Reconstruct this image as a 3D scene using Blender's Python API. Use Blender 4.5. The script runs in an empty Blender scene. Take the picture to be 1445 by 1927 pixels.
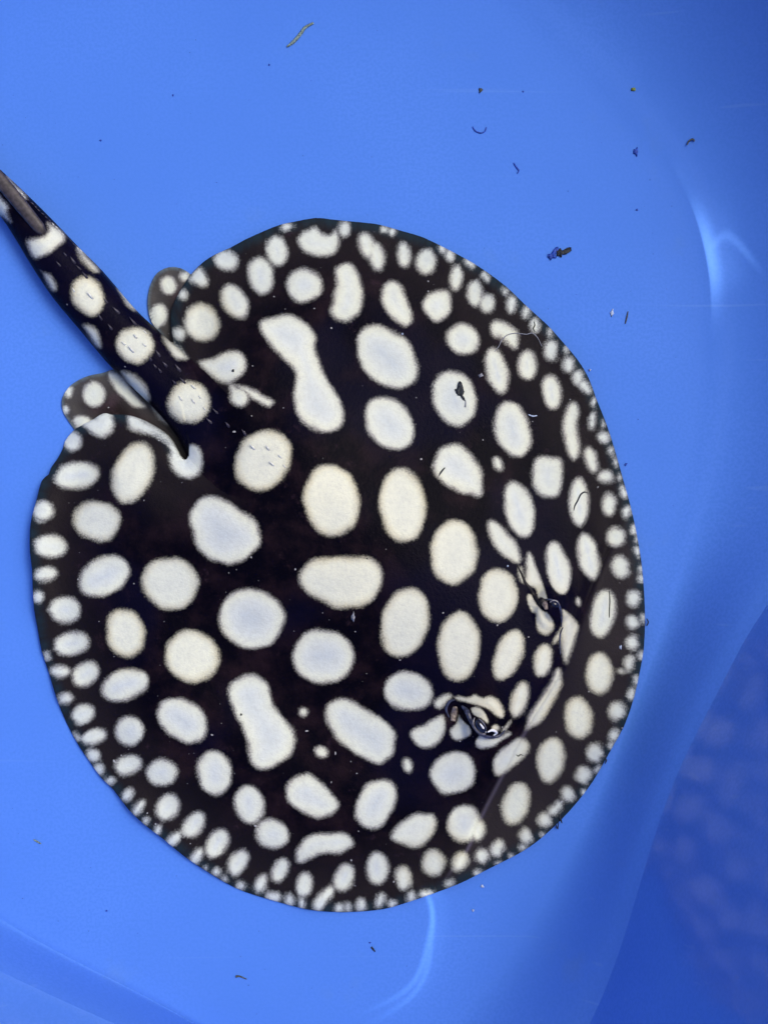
import bpy, bmesh, math, random
import numpy as np
from mathutils import Vector, Matrix

random.seed(7)
rng = np.random.default_rng(11)
scene = bpy.context.scene
COL = scene.collection

# ------------------------------------------------------------------ scale, camera, light
S = 0.00025                      # metres per photograph pixel on the tub floor
CU, CV = 722.5, 963.5            # middle of the frame
CAMZ = 0.62
Z_WATER = 0.031                  # depth of the water over the tub floor

cam_d = bpy.data.cameras.new("camera")
cam = bpy.data.objects.new("camera", cam_d)
COL.objects.link(cam)
cam.location = (0, 0, CAMZ)
cam.rotation_euler = (0, 0, 0)
cam_d.sensor_fit = 'VERTICAL'
cam_d.sensor_height = 24
cam_d.lens = 24 * CAMZ / (1927 * S)
cam_d.clip_start = 0.01
cam_d.clip_end = 100
scene.camera = cam

SUN_EL, SUN_AZ = 58.0, 30.0      # degrees; azimuth counter-clockwise from +X (picture right)
world = bpy.data.worlds.new("World")
scene.world = world
world.use_nodes = True
wn = world.node_tree.nodes
wl = world.node_tree.links
for n in list(wn):
    wn.remove(n)
sky = wn.new("ShaderNodeTexSky")
sky.sky_type = 'NISHITA'
sky.sun_disc = False
sky.sun_elevation = math.radians(SUN_EL)
sky.sun_rotation = math.radians(90 - SUN_AZ)
sky.air_density = 1.0
sky.dust_density = 6.0
sky.ozone_density = 1.0
bg = wn.new("ShaderNodeBackground")
bg.inputs["Strength"].default_value = 0.115
wo = wn.new("ShaderNodeOutputWorld")
wl.new(sky.outputs[0], bg.inputs[0])
wl.new(bg.outputs[0], wo.inputs[0])

sun_d = bpy.data.lights.new("sun", 'SUN')
sun_d.energy = 1.35
sun_d.angle = math.radians(22)
sun_d.color = (1.0, 0.95, 0.86)
sun = bpy.data.objects.new("sun", sun_d)
COL.objects.link(sun)
_e, _a = math.radians(SUN_EL), math.radians(SUN_AZ)
sdir = Vector((math.cos(_e) * math.cos(_a), math.cos(_e) * math.sin(_a), math.sin(_e)))
sun.location = sdir * 2
sun.rotation_euler = sdir.to_track_quat('Z', 'Y').to_euler()

scene.view_settings.view_transform = 'Standard'
scene.view_settings.look = 'None'
scene.view_settings.gamma = 1
scene.view_settings.exposure = 0.27
scene.view_settings.use_curve_mapping = False
scene.render.engine = 'CYCLES'
scene.cycles.use_denoising = True
scene.cycles.max_bounces = 10
scene.cycles.diffuse_bounces = 5
scene.cycles.sample_clamp_indirect = 6


# ------------------------------------------------------------------ helpers
def W(u, v, z=0.0):
    """Photograph pixel (u, v) at height z (metres) -> world point on the ray from the lens."""
    k = S * (CAMZ - z) / CAMZ
    return ((u - CU) * k, -(v - CV) * k, z)


def tag(o, label=None, cat=None, group=None, kind=None):
    if label: o["label"] = label
    if cat: o["category"] = cat
    if group: o["group"] = group
    if kind: o["kind"] = kind
    return o


def link(o, parent=None):
    COL.objects.link(o)
    if parent is not None:
        o.parent = parent
        o.matrix_parent_inverse = Matrix.Translation(-Vector(parent.location))
    return o


def mesh_obj(name, verts, faces, mat=None, parent=None, smooth=True):
    me = bpy.data.meshes.new(name)
    me.from_pydata([tuple(map(float, p)) for p in verts], [], faces)
    me.update()
    if smooth:
        me.polygons.foreach_set("use_smooth", np.ones(len(me.polygons), dtype=bool))
    if mat: me.materials.append(mat)
    return link(bpy.data.objects.new(name, me), parent)


def catmull(pts, n=4, closed=True):
    P = np.array(pts, float)
    m = len(P)
    out = []
    rng_ = range(m) if closed else range(m - 1)
    for i in rng_:
        if closed:
            p0, p1, p2, p3 = P[(i - 1) % m], P[i], P[(i + 1) % m], P[(i + 2) % m]
        else:
            p0, p1, p2, p3 = P[max(i - 1, 0)], P[i], P[i + 1], P[min(i + 2, m - 1)]
        for j in range(n):
            t = j / n
            out.append(0.5 * ((2 * p1) + (-p0 + p2) * t + (2 * p0 - 5 * p1 + 4 * p2 - p3) * t * t + (-p0 + 3 * p1 - 3 * p2 + p3) * t ** 3))
    if not closed:
        out.append(P[-1])
    return np.array(out)


def sdf_poly(P, u, v):
    """Signed distance (negative inside) of points to a closed polygon."""
    d2 = np.full(u.shape, 1e18)
    inside = np.zeros(u.shape, bool)
    m = len(P)
    for i in range(m):
        ax, ay = P[i]
        bx, by = P[(i + 1) % m]
        ex, ey = bx - ax, by - ay
        wx, wy = u - ax, v - ay
        t = np.clip((wx * ex + wy * ey) / (ex * ex + ey * ey + 1e-12), 0, 1)
        dx, dy = wx - ex * t, wy - ey * t
        d2 = np.minimum(d2, dx * dx + dy * dy)
        if ay != by:
            c = ((ay > v) != (by > v)) & (u < ex * (v - ay) / (by - ay) + ax)
            inside ^= c
    d = np.sqrt(d2)
    return np.where(inside, -d, d)


def dist_line(P, u, v):
    """Distance to an open polyline, and the side of it (+ right-hand)."""
    d2 = np.full(u.shape, 1e18)
    side = np.zeros(u.shape)
    for i in range(len(P) - 1):
        ax, ay = P[i]
        bx, by = P[i + 1]
        ex, ey = bx - ax, by - ay
        wx, wy = u - ax, v - ay
        t = np.clip((wx * ex + wy * ey) / (ex * ex + ey * ey), 0, 1)
        dx, dy = wx - ex * t, wy - ey * t
        q = dx * dx + dy * dy
        c = q < d2
        d2 = np.where(c, q, d2)
        side = np.where(c, np.sign(ex * wy - ey * wx), side)
    return np.sqrt(d2), side


def sdf_ell(e, u, v):
    cx, cy, rx, ry = e[:4]
    a = math.radians(e[4]) if len(e) > 4 else 0.0
    c, s = math.cos(a), math.sin(a)
    x, y = u - cx, v - cy
    X, Y = x * c + y * s, -x * s + y * c
    k0 = np.sqrt((X / rx) ** 2 + (Y / ry) ** 2)
    k1 = np.sqrt((X / rx ** 2) ** 2 + (Y / ry ** 2) ** 2) + 1e-9
    return np.where(k0 < 1e-4, -min(rx, ry), k0 * (k0 - 1) / k1)


def sstep(a, b, x):
    t = np.clip((x - a) / (b - a), 0, 1)
    return t * t * (3 - 2 * t)


# ------------------------------------------------------------------ node helpers
def new_mat(name):
    m = bpy.data.materials.new(name)
    m.use_nodes = True
    nt = m.node_tree
    bs = nt.nodes["Principled BSDF"]
    return m, nt, bs


class NT:
    def __init__(self, nt):
        self.nt = nt

    def n(self, t, **kw):
        nd = self.nt.nodes.new(t)
        for k, val in kw.items():
            setattr(nd, k, val)
        return nd

    def l(self, a, b):
        self.nt.links.new(a, b)

    def put(self, sock, val):
        if hasattr(val, "is_output"):
            self.l(val, sock)
        else:
            sock.default_value = val

    def math(self, op, a, b=0.0, c=None):
        nd = self.n("ShaderNodeMath", operation=op)
        self.put(nd.inputs[0], a)
        self.put(nd.inputs[1], b)
        if c is not None: self.put(nd.inputs[2], c)
        return nd.outputs[0]

    def noise(self, vec, scale, detail=2.0, rough=0.5):
        nd = self.n("ShaderNodeTexNoise")
        if vec is not None: self.l(vec, nd.inputs["Vector"])
        nd.inputs["Scale"].default_value = scale
        nd.inputs["Detail"].default_value = detail
        nd.inputs["Roughness"].default_value = rough
        return nd.outputs[0]

    def rng(self, x, a, b, c=0.0, d=1.0, smooth=True):
        nd = self.n("ShaderNodeMapRange")
        nd.interpolation_type = 'SMOOTHSTEP' if smooth else 'LINEAR'
        self.put(nd.inputs[0], x)
        for i, q in enumerate((a, b, c, d)):
            self.put(nd.inputs[1 + i], q)
        return nd.outputs[0]

    def mix(self, f, a, b, blend='MIX'):
        nd = self.n("ShaderNodeMix", data_type='RGBA', blend_type=blend)
        self.put(nd.inputs[0], f)
        self.put(nd.inputs[6], a if hasattr(a, "is_output") else (*a, 1))
        self.put(nd.inputs[7], b if hasattr(b, "is_output") else (*b, 1))
        return nd.outputs[2]

    def attr(self, name):
        return self.n("ShaderNodeAttribute", attribute_name=name)

    def obj(self):
        return self.n("ShaderNodeTexCoord").outputs["Object"]

    def bump(self, h, strength, dist):
        nd = self.n("ShaderNodeBump")
        nd.inputs["Strength"].default_value = strength
        nd.inputs["Distance"].default_value = dist
        self.l(h, nd.inputs["Height"])
        return nd.outputs[0]


def plain(name, col, rough=0.5, spec=0.3, var=0.25, scale=900.0):
    m, nt, bs = new_mat(name)
    t = NT(nt)
    nz = t.noise(t.obj(), scale, 3)
    c = t.mix(t.rng(nz, 0.3, 0.7, 0, 1), tuple(x * (1 - var) for x in col), tuple(min(1, x * (1 + var)) for x in col))
    t.l(c, bs.inputs["Base Color"])
    bs.inputs["Roughness"].default_value = rough
    bs.inputs["Specular IOR Level"].default_value = spec
    return m


# tub plastic
def tub_material():
    m, nt, bs = new_mat("blue_plastic")
    t = NT(nt)
    o = t.obj()
    big = t.noise(o, 9, 3)
    fine = t.noise(o, 700, 2)
    c = t.mix(t.rng(big, 0.3, 0.7), (0.078, 0.208, 0.69), (0.088, 0.226, 0.73))
    c = t.mix(t.rng(fine, 0.35, 0.65, 0, 0.6), c, (0.070, 0.200, 0.66))
    # faint algae film in soft patches
    film = t.rng(t.noise(o, 26, 4, 0.6), 0.60, 0.78, 0, 0.16)
    c = t.mix(film, c, (0.14, 0.25, 0.40))
    # long faint scuffs
    mp = t.n("ShaderNodeMapping")
    mp.inputs["Rotation"].default_value = (0, 0, 0.6)
    mp.inputs["Scale"].default_value = (4, 240, 60)
    t.l(o, mp.inputs[0])
    sc = t.rng(t.noise(mp.outputs[0], 1.0, 2), 0.68, 0.76, 0, 0.16)
    c = t.mix(sc, c, (0.20, 0.36, 0.72))
    t.l(c, bs.inputs["Base Color"])
    bs.inputs["Roughness"].default_value = 0.17
    t.l(t.rng(big, 0.3, 0.7, 0.09, 0.16), bs.inputs["Roughness"])
    # plastic against water hardly reflects, dry plastic above the water line does
    zc = t.n("ShaderNodeSeparateXYZ")
    t.l(t.n("ShaderNodeNewGeometry").outputs["Position"], zc.inputs[0])
    t.l(t.rng(zc.outputs[2], Z_WATER - 0.0003, Z_WATER + 0.0003, 0.03, 0.42, False), bs.inputs["Specular IOR Level"])
    t.l(t.bump(t.noise(o, 60, 3), 0.10, 0.002), bs.inputs["Normal"])
    return m


def skin_material(name, dark_c, dark_e, edge_c):
    m, nt, bs = new_mat(name)
    t = NT(nt)
    o = t.obj()
    spot = t.attr("spot").outputs["Fac"]
    edge = t.attr("edge").outputs["Fac"]
    flap = t.attr("flap").outputs["Fac"]
    warm = t.attr("warm").outputs["Fac"]
    polar = t.attr("polar").outputs["Vector"]
    n1 = t.noise(o, 1500, 2, 0.65)
    crisp = t.math('SUBTRACT', 1.0, t.math('MULTIPLY', t.attr('crisp').outputs['Fac'], 0.72))
    n2 = t.noise(o, 260, 2)
    s = t.math('ADD', spot, t.math('MULTIPLY', t.math('SUBTRACT', n1, 0.5), t.math('MULTIPLY', crisp, 12.0)))
    s = t.math('ADD', s, t.math('MULTIPLY', t.math('SUBTRACT', n2, 0.5), t.math('MULTIPLY', crisp, 3.5)))
    s = t.math('ADD', s, t.math('MULTIPLY', t.math('SUBTRACT', t.noise(o, 85, 1), 0.5), t.math('MULTIPLY', crisp, t.rng(edge, 0, 160, 4.0, 14.0))))
    s = t.math('ADD', s, t.math('MULTIPLY', crisp, 3.0))
    # radial fin-ray streaks near the margin fray the spots
    st = t.noise(polar, 1.0, 2)
    fr = t.rng(edge, 0, 75, 16.0, 0.0)
    s = t.math('ADD', s, t.math('MULTIPLY', t.math('SUBTRACT', st, 0.5), fr))
    soft = t.math('MULTIPLY', crisp, t.rng(edge, 0, 140, 7.5, 6.5))
    mask = t.rng(t.math('DIVIDE', s, soft), -1, 1, 1, 0)
    depth = t.math('MULTIPLY', s, -1)
    ramp = t.n("ShaderNodeValToRGB")
    el = ramp.color_ramp.elements
    el[0].position, el[0].color = 0.0, (0.46, 0.44, 0.39, 1)
    el[1].position, el[1].color = 1.0, (0.51, 0.565, 0.585, 1)
    for p_, c_ in ((0.09, (0.62, 0.63, 0.51, 1)), (0.24, (0.69, 0.715, 0.60, 1)), (0.50, (0.63, 0.67, 0.63, 1))):
        e = el.new(p_)
        e.color = c_
    dn = t.math('ADD', t.math('DIVIDE', depth, 48.0), t.math('MULTIPLY', t.math('SUBTRACT', t.noise(o, 120, 3), 0.5), 0.25))
    t.l(dn, ramp.inputs[0])
    white = t.mix(t.math('MULTIPLY', warm, 0.75), ramp.outputs[0], t.mix(t.rng(depth, 2, 16), (0.55, 0.51, 0.34), (0.73, 0.735, 0.575)))
    speck = t.rng(t.noise(o, 1500, 1), 0.66, 0.74, 0, 0.35)
    white = t.mix(speck, white, (0.42, 0.42, 0.40))
    white = t.mix(t.rng(t.noise(o, 2200, 1), 0.3, 0.7, 0, 0.16), white, (0.55, 0.56, 0.58))
    white = t.mix(t.rng(edge, 0, 55, 0.45, 0.0), white, (0.58, 0.65, 0.68))
    tone = t.rng(t.noise(o, 22, 2), 0.35, 0.65, 0, 0.24)
    white = t.mix(tone, white, (0.47, 0.53, 0.56))
    hair = t.rng(t.noise(o, 900, 4, 0.8), 0.50, 0.70, 0, 0.26)
    white = t.mix(hair, white, (0.40, 0.42, 0.41))
    mott = t.rng(t.noise(o, 330, 4, 0.7), 0.42, 0.66, 0, 0.26)
    white = t.mix(mott, white, (0.45, 0.475, 0.455))
    # dark ground
    br = t.rng(t.noise(o, 60, 4, 0.6), 0.40, 0.72)
    dk = t.mix(t.math('MULTIPLY', br, 0.75), dark_c, tuple(a * b for a, b in zip(dark_e, (1.15, 0.75, 0.95))))
    dk = t.mix(t.rng(edge, 20, 170, 1, 0), dk, dark_e)
    dk = t.mix(t.math('MULTIPLY', flap, 0.85), dk, tuple(x * 1.5 + 0.004 for x in dark_e))  # veil of water over the front flap, painted as paler skin
    dk = t.mix(t.math('MULTIPLY', t.rng(edge, 2, 26, 1.0, 0.0), t.rng(st, 0.30, 0.62, 0.35, 1.0)), dk, edge_c)
    dk = t.mix(t.attr('ridge_sheen').outputs['Fac'], dk, (0.085, 0.075, 0.105))  # reflection of the water's edge along the ridge, painted into the skin colour
    dk = t.mix(t.rng(t.noise(o, 800, 3, 0.7), 0.58, 0.75, 0, 0.3), dk, (0.022, 0.016, 0.022))
    blot = t.rng(t.noise(o, 95, 5, 0.75), 0.60, 0.72, 0, 0.55)
    dk = t.mix(blot, dk, (0.030, 0.017, 0.026))
    navy = t.rng(t.noise(o, 17, 2), 0.46, 0.62, 0, 0.75)
    dk = t.mix(t.math('MULTIPLY', navy, t.rng(edge, 60, 200, 0, 1)), dk, (0.0026, 0.0024, 0.0125))
    crumb = t.rng(t.noise(o, 560, 0), 0.855, 0.875, 0, 0.7)
    dk = t.mix(crumb, dk, (0.45, 0.45, 0.48))
    c = t.mix(mask, dk, white)
    t.l(c, bs.inputs["Base Color"])
    bs.inputs["Roughness"].default_value = 0.42
    bs.inputs["Specular IOR Level"].default_value = 0.03
    h = t.math('ADD', t.noise(o, 700, 3, 0.7), t.math('MULTIPLY', t.noise(polar, 1.0, 2), t.rng(edge, 0, 140, 0.9, 0.0)))
    t.l(t.bump(h, 0.4, 0.0007), bs.inputs["Normal"])
    return m


# added spot lamps with drawn patterns, imitating rippled sunlight and glare on the tub
def added_streak_light(name, cu, cv, half, energy, pattern, col):
    HL = 1.4
    ld = bpy.data.lights.new(name, 'SPOT')
    ld.energy = energy
    ld.color = col
    ld.shadow_soft_size = 0.0
    ld.spot_size = 2 * math.atan(half * S / HL)
    ld.spot_blend = 0.3
    ld.use_nodes = True
    t = NT(ld.node_tree)
    em = ld.node_tree.nodes["Emission"]
    tc = t.n("ShaderNodeTexCoord").outputs["Normal"]
    sp = t.n("ShaderNodeSeparateXYZ")
    t.l(tc, sp.inputs[0])
    k = HL / S
    az = t.math('ABSOLUTE', sp.outputs[2])
    U = t.math('ADD', t.math('MULTIPLY', t.math('DIVIDE', sp.outputs[0], az), k * CAUS), cu)
    V = t.math('ADD', t.math('MULTIPLY', t.math('DIVIDE', sp.outputs[1], az), -k * CAUS), cv)
    t.l(pattern(t, U, V), em.inputs["Strength"])
    o = bpy.data.objects.new(name, ld)
    COL.objects.link(o)
    x, y, _ = W(cu, cv)
    o.location = (x, y, HL)
    return o


CAUS = 1.0


def pat_low(t, U, V):
    x, y = t.math('SUBTRACT', U, 640.0), t.math('SUBTRACT', V, 1740.0)
    r = t.math('SQRT', t.math('ADD', t.math('MULTIPLY', x, x), t.math('MULTIPLY', y, y)))
    a = t.math('ARCTAN2', y, x)
    dr = t.math('SUBTRACT', r, 172.0)
    wob = t.math('MULTIPLY', t.math('SINE', t.math('MULTIPLY', a, 7.0)), 3.0)
    dr = t.math('ADD', dr, wob)
    s1 = t.rng(t.math('ABSOLUTE', dr), 0, 9, 1, 0)
    s2 = t.rng(t.math('ABSOLUTE', t.math('SUBTRACT', dr, t.math('MULTIPLY', t.math('ADD', a, 0.2), 16.0))), 0, 9, 0.8, 0)
    s3 = t.rng(t.math('ABSOLUTE', t.math('SUBTRACT', dr, 14.0)), 0, 30, 0.25, 0)
    sm = t.math('ADD', t.math('ADD', s1, s2), s3)
    win = t.math('MULTIPLY', t.rng(a, -0.75, -0.1, 0, 1), t.rng(a, 0.35, 1.5, 1, 0))
    low = t.math('MULTIPLY', sm, win)
    dl = t.math('ABSOLUTE', t.math('SUBTRACT', t.math('ADD', t.math('MULTIPLY', U, 0.857), t.math('MULTIPLY', V, 0.514)), 1566.0))
    up = t.math('MULTIPLY', t.rng(dl, 0, 20, 0.45, 0), t.math('MULTIPLY', t.rng(V, 1420, 1560, 0, 1), t.rng(V, 1660, 1720, 1, 0)))  # added lamp streak for the pale water veil over the disc
    return t.math('ADD', low, up)


def pat_right(t, U, V):
    x, y = t.math('SUBTRACT', U, 795.0), t.math('SUBTRACT', V, 585.0)
    r = t.math('SQRT', t.math('ADD', t.math('MULTIPLY', x, x), t.math('MULTIPLY', y, y)))
    a = t.math('ARCTAN2', y, x)
    dr = t.math('SUBTRACT', r, 543.0)
    s1 = t.math('MULTIPLY', t.rng(dr, -3, 2, 0, 1), t.rng(dr, 2, 34, 1, 0))
    win = t.math('MULTIPLY', t.rng(a, -0.44, -0.20, 0.06, 1), t.rng(a, -0.19, 0.05, 1, 0.10))
    win = t.math('MULTIPLY', win, t.rng(a, 0.0, 0.12, 1, 0))
    s1 = t.math('MULTIPLY', s1, win)
    ax = t.math('SUBTRACT', U, 1365.0)
    dv = t.math('SUBTRACT', V, t.math('ADD', 440.0, t.math('SUBTRACT', t.math('MULTIPLY', t.math('SQRT', t.math('ADD', t.math('MULTIPLY', ax, ax), 260.0)), 1.35), 20.0)))
    s2 = t.math('MULTIPLY', t.rng(t.math('ABSOLUTE', t.math('SUBTRACT', dv, 2.0)), 0, 19, 0.30, 0), t.math('MULTIPLY', t.rng(ax, -34, -16, 0, 1), t.rng(ax, 30, 75, 1, 0)))
    s3 = t.math('MULTIPLY', t.rng(dr, 0, 10, 0, 0.28), t.math('MULTIPLY', t.rng(dr, 10, 90, 1, 0), t.rng(a, -0.45, -0.15, 0, 1)))
    s3 = t.math('MULTIPLY', s3, t.rng(a, -0.14, -0.02, 1, 0))
    return t.math('ADD', t.math('ADD', s1, s2), s3)


added_streak_light("added_streak_light", 760, 1800, 480, 34.0, pat_low, (1.0, 0.92, 0.78))
added_streak_light("added_streak_light", 1350, 490, 210, 95.0, pat_right, (1.0, 0.80, 0.58))  # added lamp standing in for white glare on the tub's curved side

M_TUB = tub_material()
M_SKIN = skin_material("spotted_skin", (0.0013, 0.0010, 0.0042), (0.013, 0.0105, 0.013), (0.015, 0.027, 0.037))
M_FIN = skin_material("thin_fin_skin", (0.014, 0.010, 0.011), (0.062, 0.058, 0.058), (0.11, 0.15, 0.18))
M_THORN = plain("thorn_grey", (0.55, 0.57, 0.56), 0.45, 0.35)
M_THORN_D = plain("thorn_dark", (0.030, 0.026, 0.045), 0.4, 0.4)
M_SPINE = plain("spine_brown", (0.040, 0.033, 0.038), 0.5, 0.4, 0.45, 500)
M_EYE = plain("eye_black", (0.008, 0.010, 0.024), 0.2, 0.5)
M_IRIS = plain("iris_grey", (0.11, 0.11, 0.14), 0.2, 0.6)
M_LID = plain("eyelid_blue_grey", (0.040, 0.046, 0.085), 0.3, 0.4, 0.5, 700)
M_SPIR = plain("spiracle_brown", (0.16, 0.13, 0.12), 0.35, 0.5, 0.5, 800)
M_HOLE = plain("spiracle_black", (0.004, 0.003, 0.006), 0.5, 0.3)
M_PALE = plain("fold_pale", (0.74, 0.77, 0.83), 0.4, 0.4, 0.12)

# ------------------------------------------------------------------ tub
floor_edge = [(980, 0), (1200, 225), (1305, 370), (1345, 560), (1335, 800), (1275, 1060), (1195, 1300), (1095, 1540), (945, 1800), (770, 1990), (540, 2010), (290, 1880), (0, 1725), (-210, 1540), (-340, 1250), (-390, 900), (-350, 500), (-210, 150), (50, -150), (390, -260), (720, -180)]
water_edge = [(1290, -330), (1560, -60), (1720, 250), (1760, 560), (1680, 860), (1452, 1120), (1345, 1310), (1250, 1510), (1110, 1927), (930, 2120), (600, 2080), (240, 1935), (0, 1825), (-300, 1670), (-480, 1300), (-540, 900), (-500, 430), (-340, 20), (-20, -310), (380, -430), (790, -390)]


def ring(pts, n=360):
    """Closed curve resampled by arc length, in pixel units."""
    C = catmull(pts, 24)
    seg = np.linalg.norm(np.roll(C, -1, 0) - C, axis=1)
    s = np.concatenate([[0], np.cumsum(seg)])
    q = np.linspace(0, s[-1], n, endpoint=False)
    C2 = np.vstack([C, C[:1]])
    return np.stack([np.interp(q, s, C2[:, 0]), np.interp(q, s, C2[:, 1])], 1)


def polar_ring(pts, c=(500, 880), n=360):
    C = catmull(pts, 40)
    a = np.arctan2(C[:, 1] - c[1], C[:, 0] - c[0])
    r = np.hypot(C[:, 0] - c[0], C[:, 1] - c[1])
    o = np.argsort(a)
    q = np.linspace(-math.pi, math.pi, n, endpoint=False)
    rr = np.interp(q, a[o], r[o], period=2 * math.pi)
    k = np.exp(-0.5 * (np.arange(-8, 9) / 3.0) ** 2)
    k /= k.sum()
    rr = np.convolve(np.concatenate([rr[-8:], rr, rr[:8]]), k, 'valid')
    return np.stack([c[0] + rr * np.cos(q), c[1] + rr * np.sin(q)], 1)


NR = 360
FE, WE = polar_ring(floor_edge), polar_ring(water_edge)
CEN = np.array([500.0, 880.0])


def world_ring(px, z):
    return np.array([W(a, b, z) for a, b in px])


rings = []                                       # inner surface, floor centre outwards
for f in (0.02, 0.15, 0.3, 0.45, 0.6, 0.75, 0.88, 0.96, 0.988, 1.0):
    rings.append(world_ring(CEN + (FE - CEN) * f, 0.0004 if f == 1.0 else 0.0))
NFLOOR = len(rings)
def cove(t):
    return Z_WATER * (0.42 * float(sstep(0.05, 0.88, t)) + 0.58 * t ** 1.7)


fe_w, we_w = world_ring(FE, 0.0), world_ring(WE, Z_WATER)
for t_ in np.linspace(0.05, 1.0, 22):            # concave cove from the floor up to the crease added at the water line
    zz = cove(t_)
    p_ = fe_w + (we_w - fe_w) * (t_ ** 0.92)
    p_[:, 2] = zz
    rings.append(p_)
NWATER = len(rings)
out_dir = we_w - np.array([*W(*CEN)[:2], Z_WATER])
out_dir[:, 2] = 0
out_dir /= np.linalg.norm(out_dir, axis=1)[:, None]
for dz, do in ((0.0012, 0.0006), (0.004, 0.0018), (0.012, 0.0048), (0.03, 0.0115), (0.055, 0.0205), (0.085, 0.031), (0.115, 0.0415), (0.175, 0.0625), (0.1775, 0.066), (0.178, 0.072), (0.1775, 0.083), (0.175, 0.086), (0.170, 0.087), (0.166, 0.0855), (0.166, 0.0685), (0.085, 0.0385), (0.03, 0.0205), (0.0, 0.008)):
    p_ = we_w + out_dir * do
    p_[:, 2] = Z_WATER + dz
    rings.append(p_)
for t_ in (0.75, 0.5, 0.25, 0.0):
    p_ = fe_w + (we_w - fe_w) * (t_ ** 0.92) + out_dir * 0.004
    p_[:, 2] = cove(t_) - 0.0035
    rings.append(p_)
rings.append(world_ring(CEN + (FE - CEN) * 0.02, -0.0035))


def loft(rs, cap0=True, cap1=True):
    n = len(rs[0])
    v = np.vstack(rs)
    f = []
    for i in range(len(rs) - 1):
        a, b = i * n, (i + 1) * n
        for j in range(n):
            k = (j + 1) % n
            f.append((a + j, b + j, b + k, a + k))
    if cap0: f.append(tuple(range(n)))
    if cap1: f.append(tuple(range((len(rs) - 1) * n, len(rs) * n))[::-1])
    return v, f


tub_root = bpy.data.objects.new("plastic_tub", None)
tub_root.location = W(500, 880, -0.0035)
COL.objects.link(tub_root)
tag(tub_root, "round blue plastic tub with smooth curved sides, holding the stingray in shallow water", "tub")
v_, f_ = loft(rings)
tub = mesh_obj("tub_shell", v_, f_, M_TUB, tub_root)
bm = bmesh.new()
bm.from_mesh(tub.data)
bmesh.ops.recalc_face_normals(bm, faces=bm.faces)
for e in bm.edges:                               # crease at the water line, added so the wall above turns darker
    if all((NWATER - 1) * NR <= q.index < NWATER * NR for q in e.verts):
        e.smooth = False
bm.to_mesh(tub.data)
bm.free()

# the plain floor the tub stands on
gnd = mesh_obj("ground", [(-30, -30, -0.0042), (30, -30, -0.0042), (30, 30, -0.0042), (-30, 30, -0.0042)], [(0, 1, 2, 3)], plain("concrete", (0.24, 0.23, 0.22), 0.85, 0.2, 0.2, 12), None, False)
tag(gnd, None, None, None, "structure")

# water: a closed body filling the tub up to its line
wr = [r.copy() for r in rings[NFLOOR - 1:NWATER]]
for r in wr:
    r[:, 2] -= 0.0006
wr[-1][:, 2] = Z_WATER
v_, f_ = loft(wr)
m, nt, bs = new_mat("tub_water")
nt.nodes.remove(bs)
ab = nt.nodes.new("ShaderNodeVolumeAbsorption")
ab.inputs["Color"].default_value = (0.72, 0.90, 1.0, 1)
ab.inputs["Density"].default_value = 3.0
nt.links.new(ab.outputs[0], nt.nodes["Material Output"].inputs["Volume"])
water = mesh_obj("water", v_, f_, m, None)
bm = bmesh.new()
bm.from_mesh(water.data)
bmesh.ops.recalc_face_normals(bm, faces=bm.faces)
bm.to_mesh(water.data)
bm.free()
tag(water, "shallow clear water filling the blue tub", None, None, "structure")

# ------------------------------------------------------------------ stingray outline and markings (pixel units)
DISC = [(326, 639), (322, 614), (323, 583), (332, 561), (346, 536), (362, 514), (383, 493), (405, 479), (436, 465), (461, 451), (499, 434), (527, 423), (555, 417), (594, 410), (624, 413), (654, 416), (696, 420), (719, 424), (761, 436), (797, 447), (844, 470), (885, 492), (916, 512), (952, 539), (975, 561), (996, 581), (1029, 611), (1050, 634), (1085, 675), (1107, 711), (1121, 749), (1141, 799), (1157, 849), (1171, 899), (1185, 949), (1196, 997), (1206, 1055), (1211, 1110), (1213, 1163), (1211, 1218), (1204, 1260), (1193, 1311), (1174, 1366), (1149, 1411), (1116, 1469), (1085, 1510), (1055, 1543), (1016, 1579), (980, 1604), (941, 1624), (900, 1645), (864, 1663), (814, 1682), (761, 1700), (721, 1711), (668, 1716), (621, 1716), (575, 1711), (522, 1697), (481, 1685), (443, 1671), (399, 1646), (349, 1613), (305, 1577), (272, 1552), (241, 1522), (214, 1486), (191, 1464), (167, 1430), (150, 1405), (126, 1361), (106, 1311), (93, 1267), (79, 1225), (72, 1186), (65, 1148), (62, 1102), (61, 1071), (57, 1040), (57, 998), (61, 971), (69, 942), (79, 905), (92, 893), (97, 880), (109, 863), (119, 844), (123, 830), (138, 811), (157, 799), (176, 789), (196, 777), (209, 780), (237, 780), (262, 787), (287, 799), (313, 817), (327, 836), (337, 856), (348, 866), (356, 850), (350, 800), (338, 740), (330, 690), (328, 660)]
TAIL = [(-215, 175), (-150, 208), (-70, 258), (0, 318), (50, 365), (100, 415), (145, 462), (190, 507), (250, 577), (290, 615), (335, 655), (390, 705), (430, 745), (520, 830), (560, 900), (520, 940), (430, 930), (372, 882), (351, 856), (341, 836), (328, 813), (290, 768), (230, 710), (200, 680), (150, 620), (100, 560), (60, 500), (30, 450), (0, 405), (-70, 322), (-140, 252), (-205, 192)]
DISC = catmull(DISC, 2)
TAIL = catmull(TAIL, 3)
RIDGE = catmull([(1150, 1030), (1127, 1077), (1093, 1165), (1062, 1250), (1030, 1310), (988, 1378), (942, 1466), (905, 1539), (880, 1598), (845, 1645), (815, 1690)], 4, closed=False)

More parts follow.
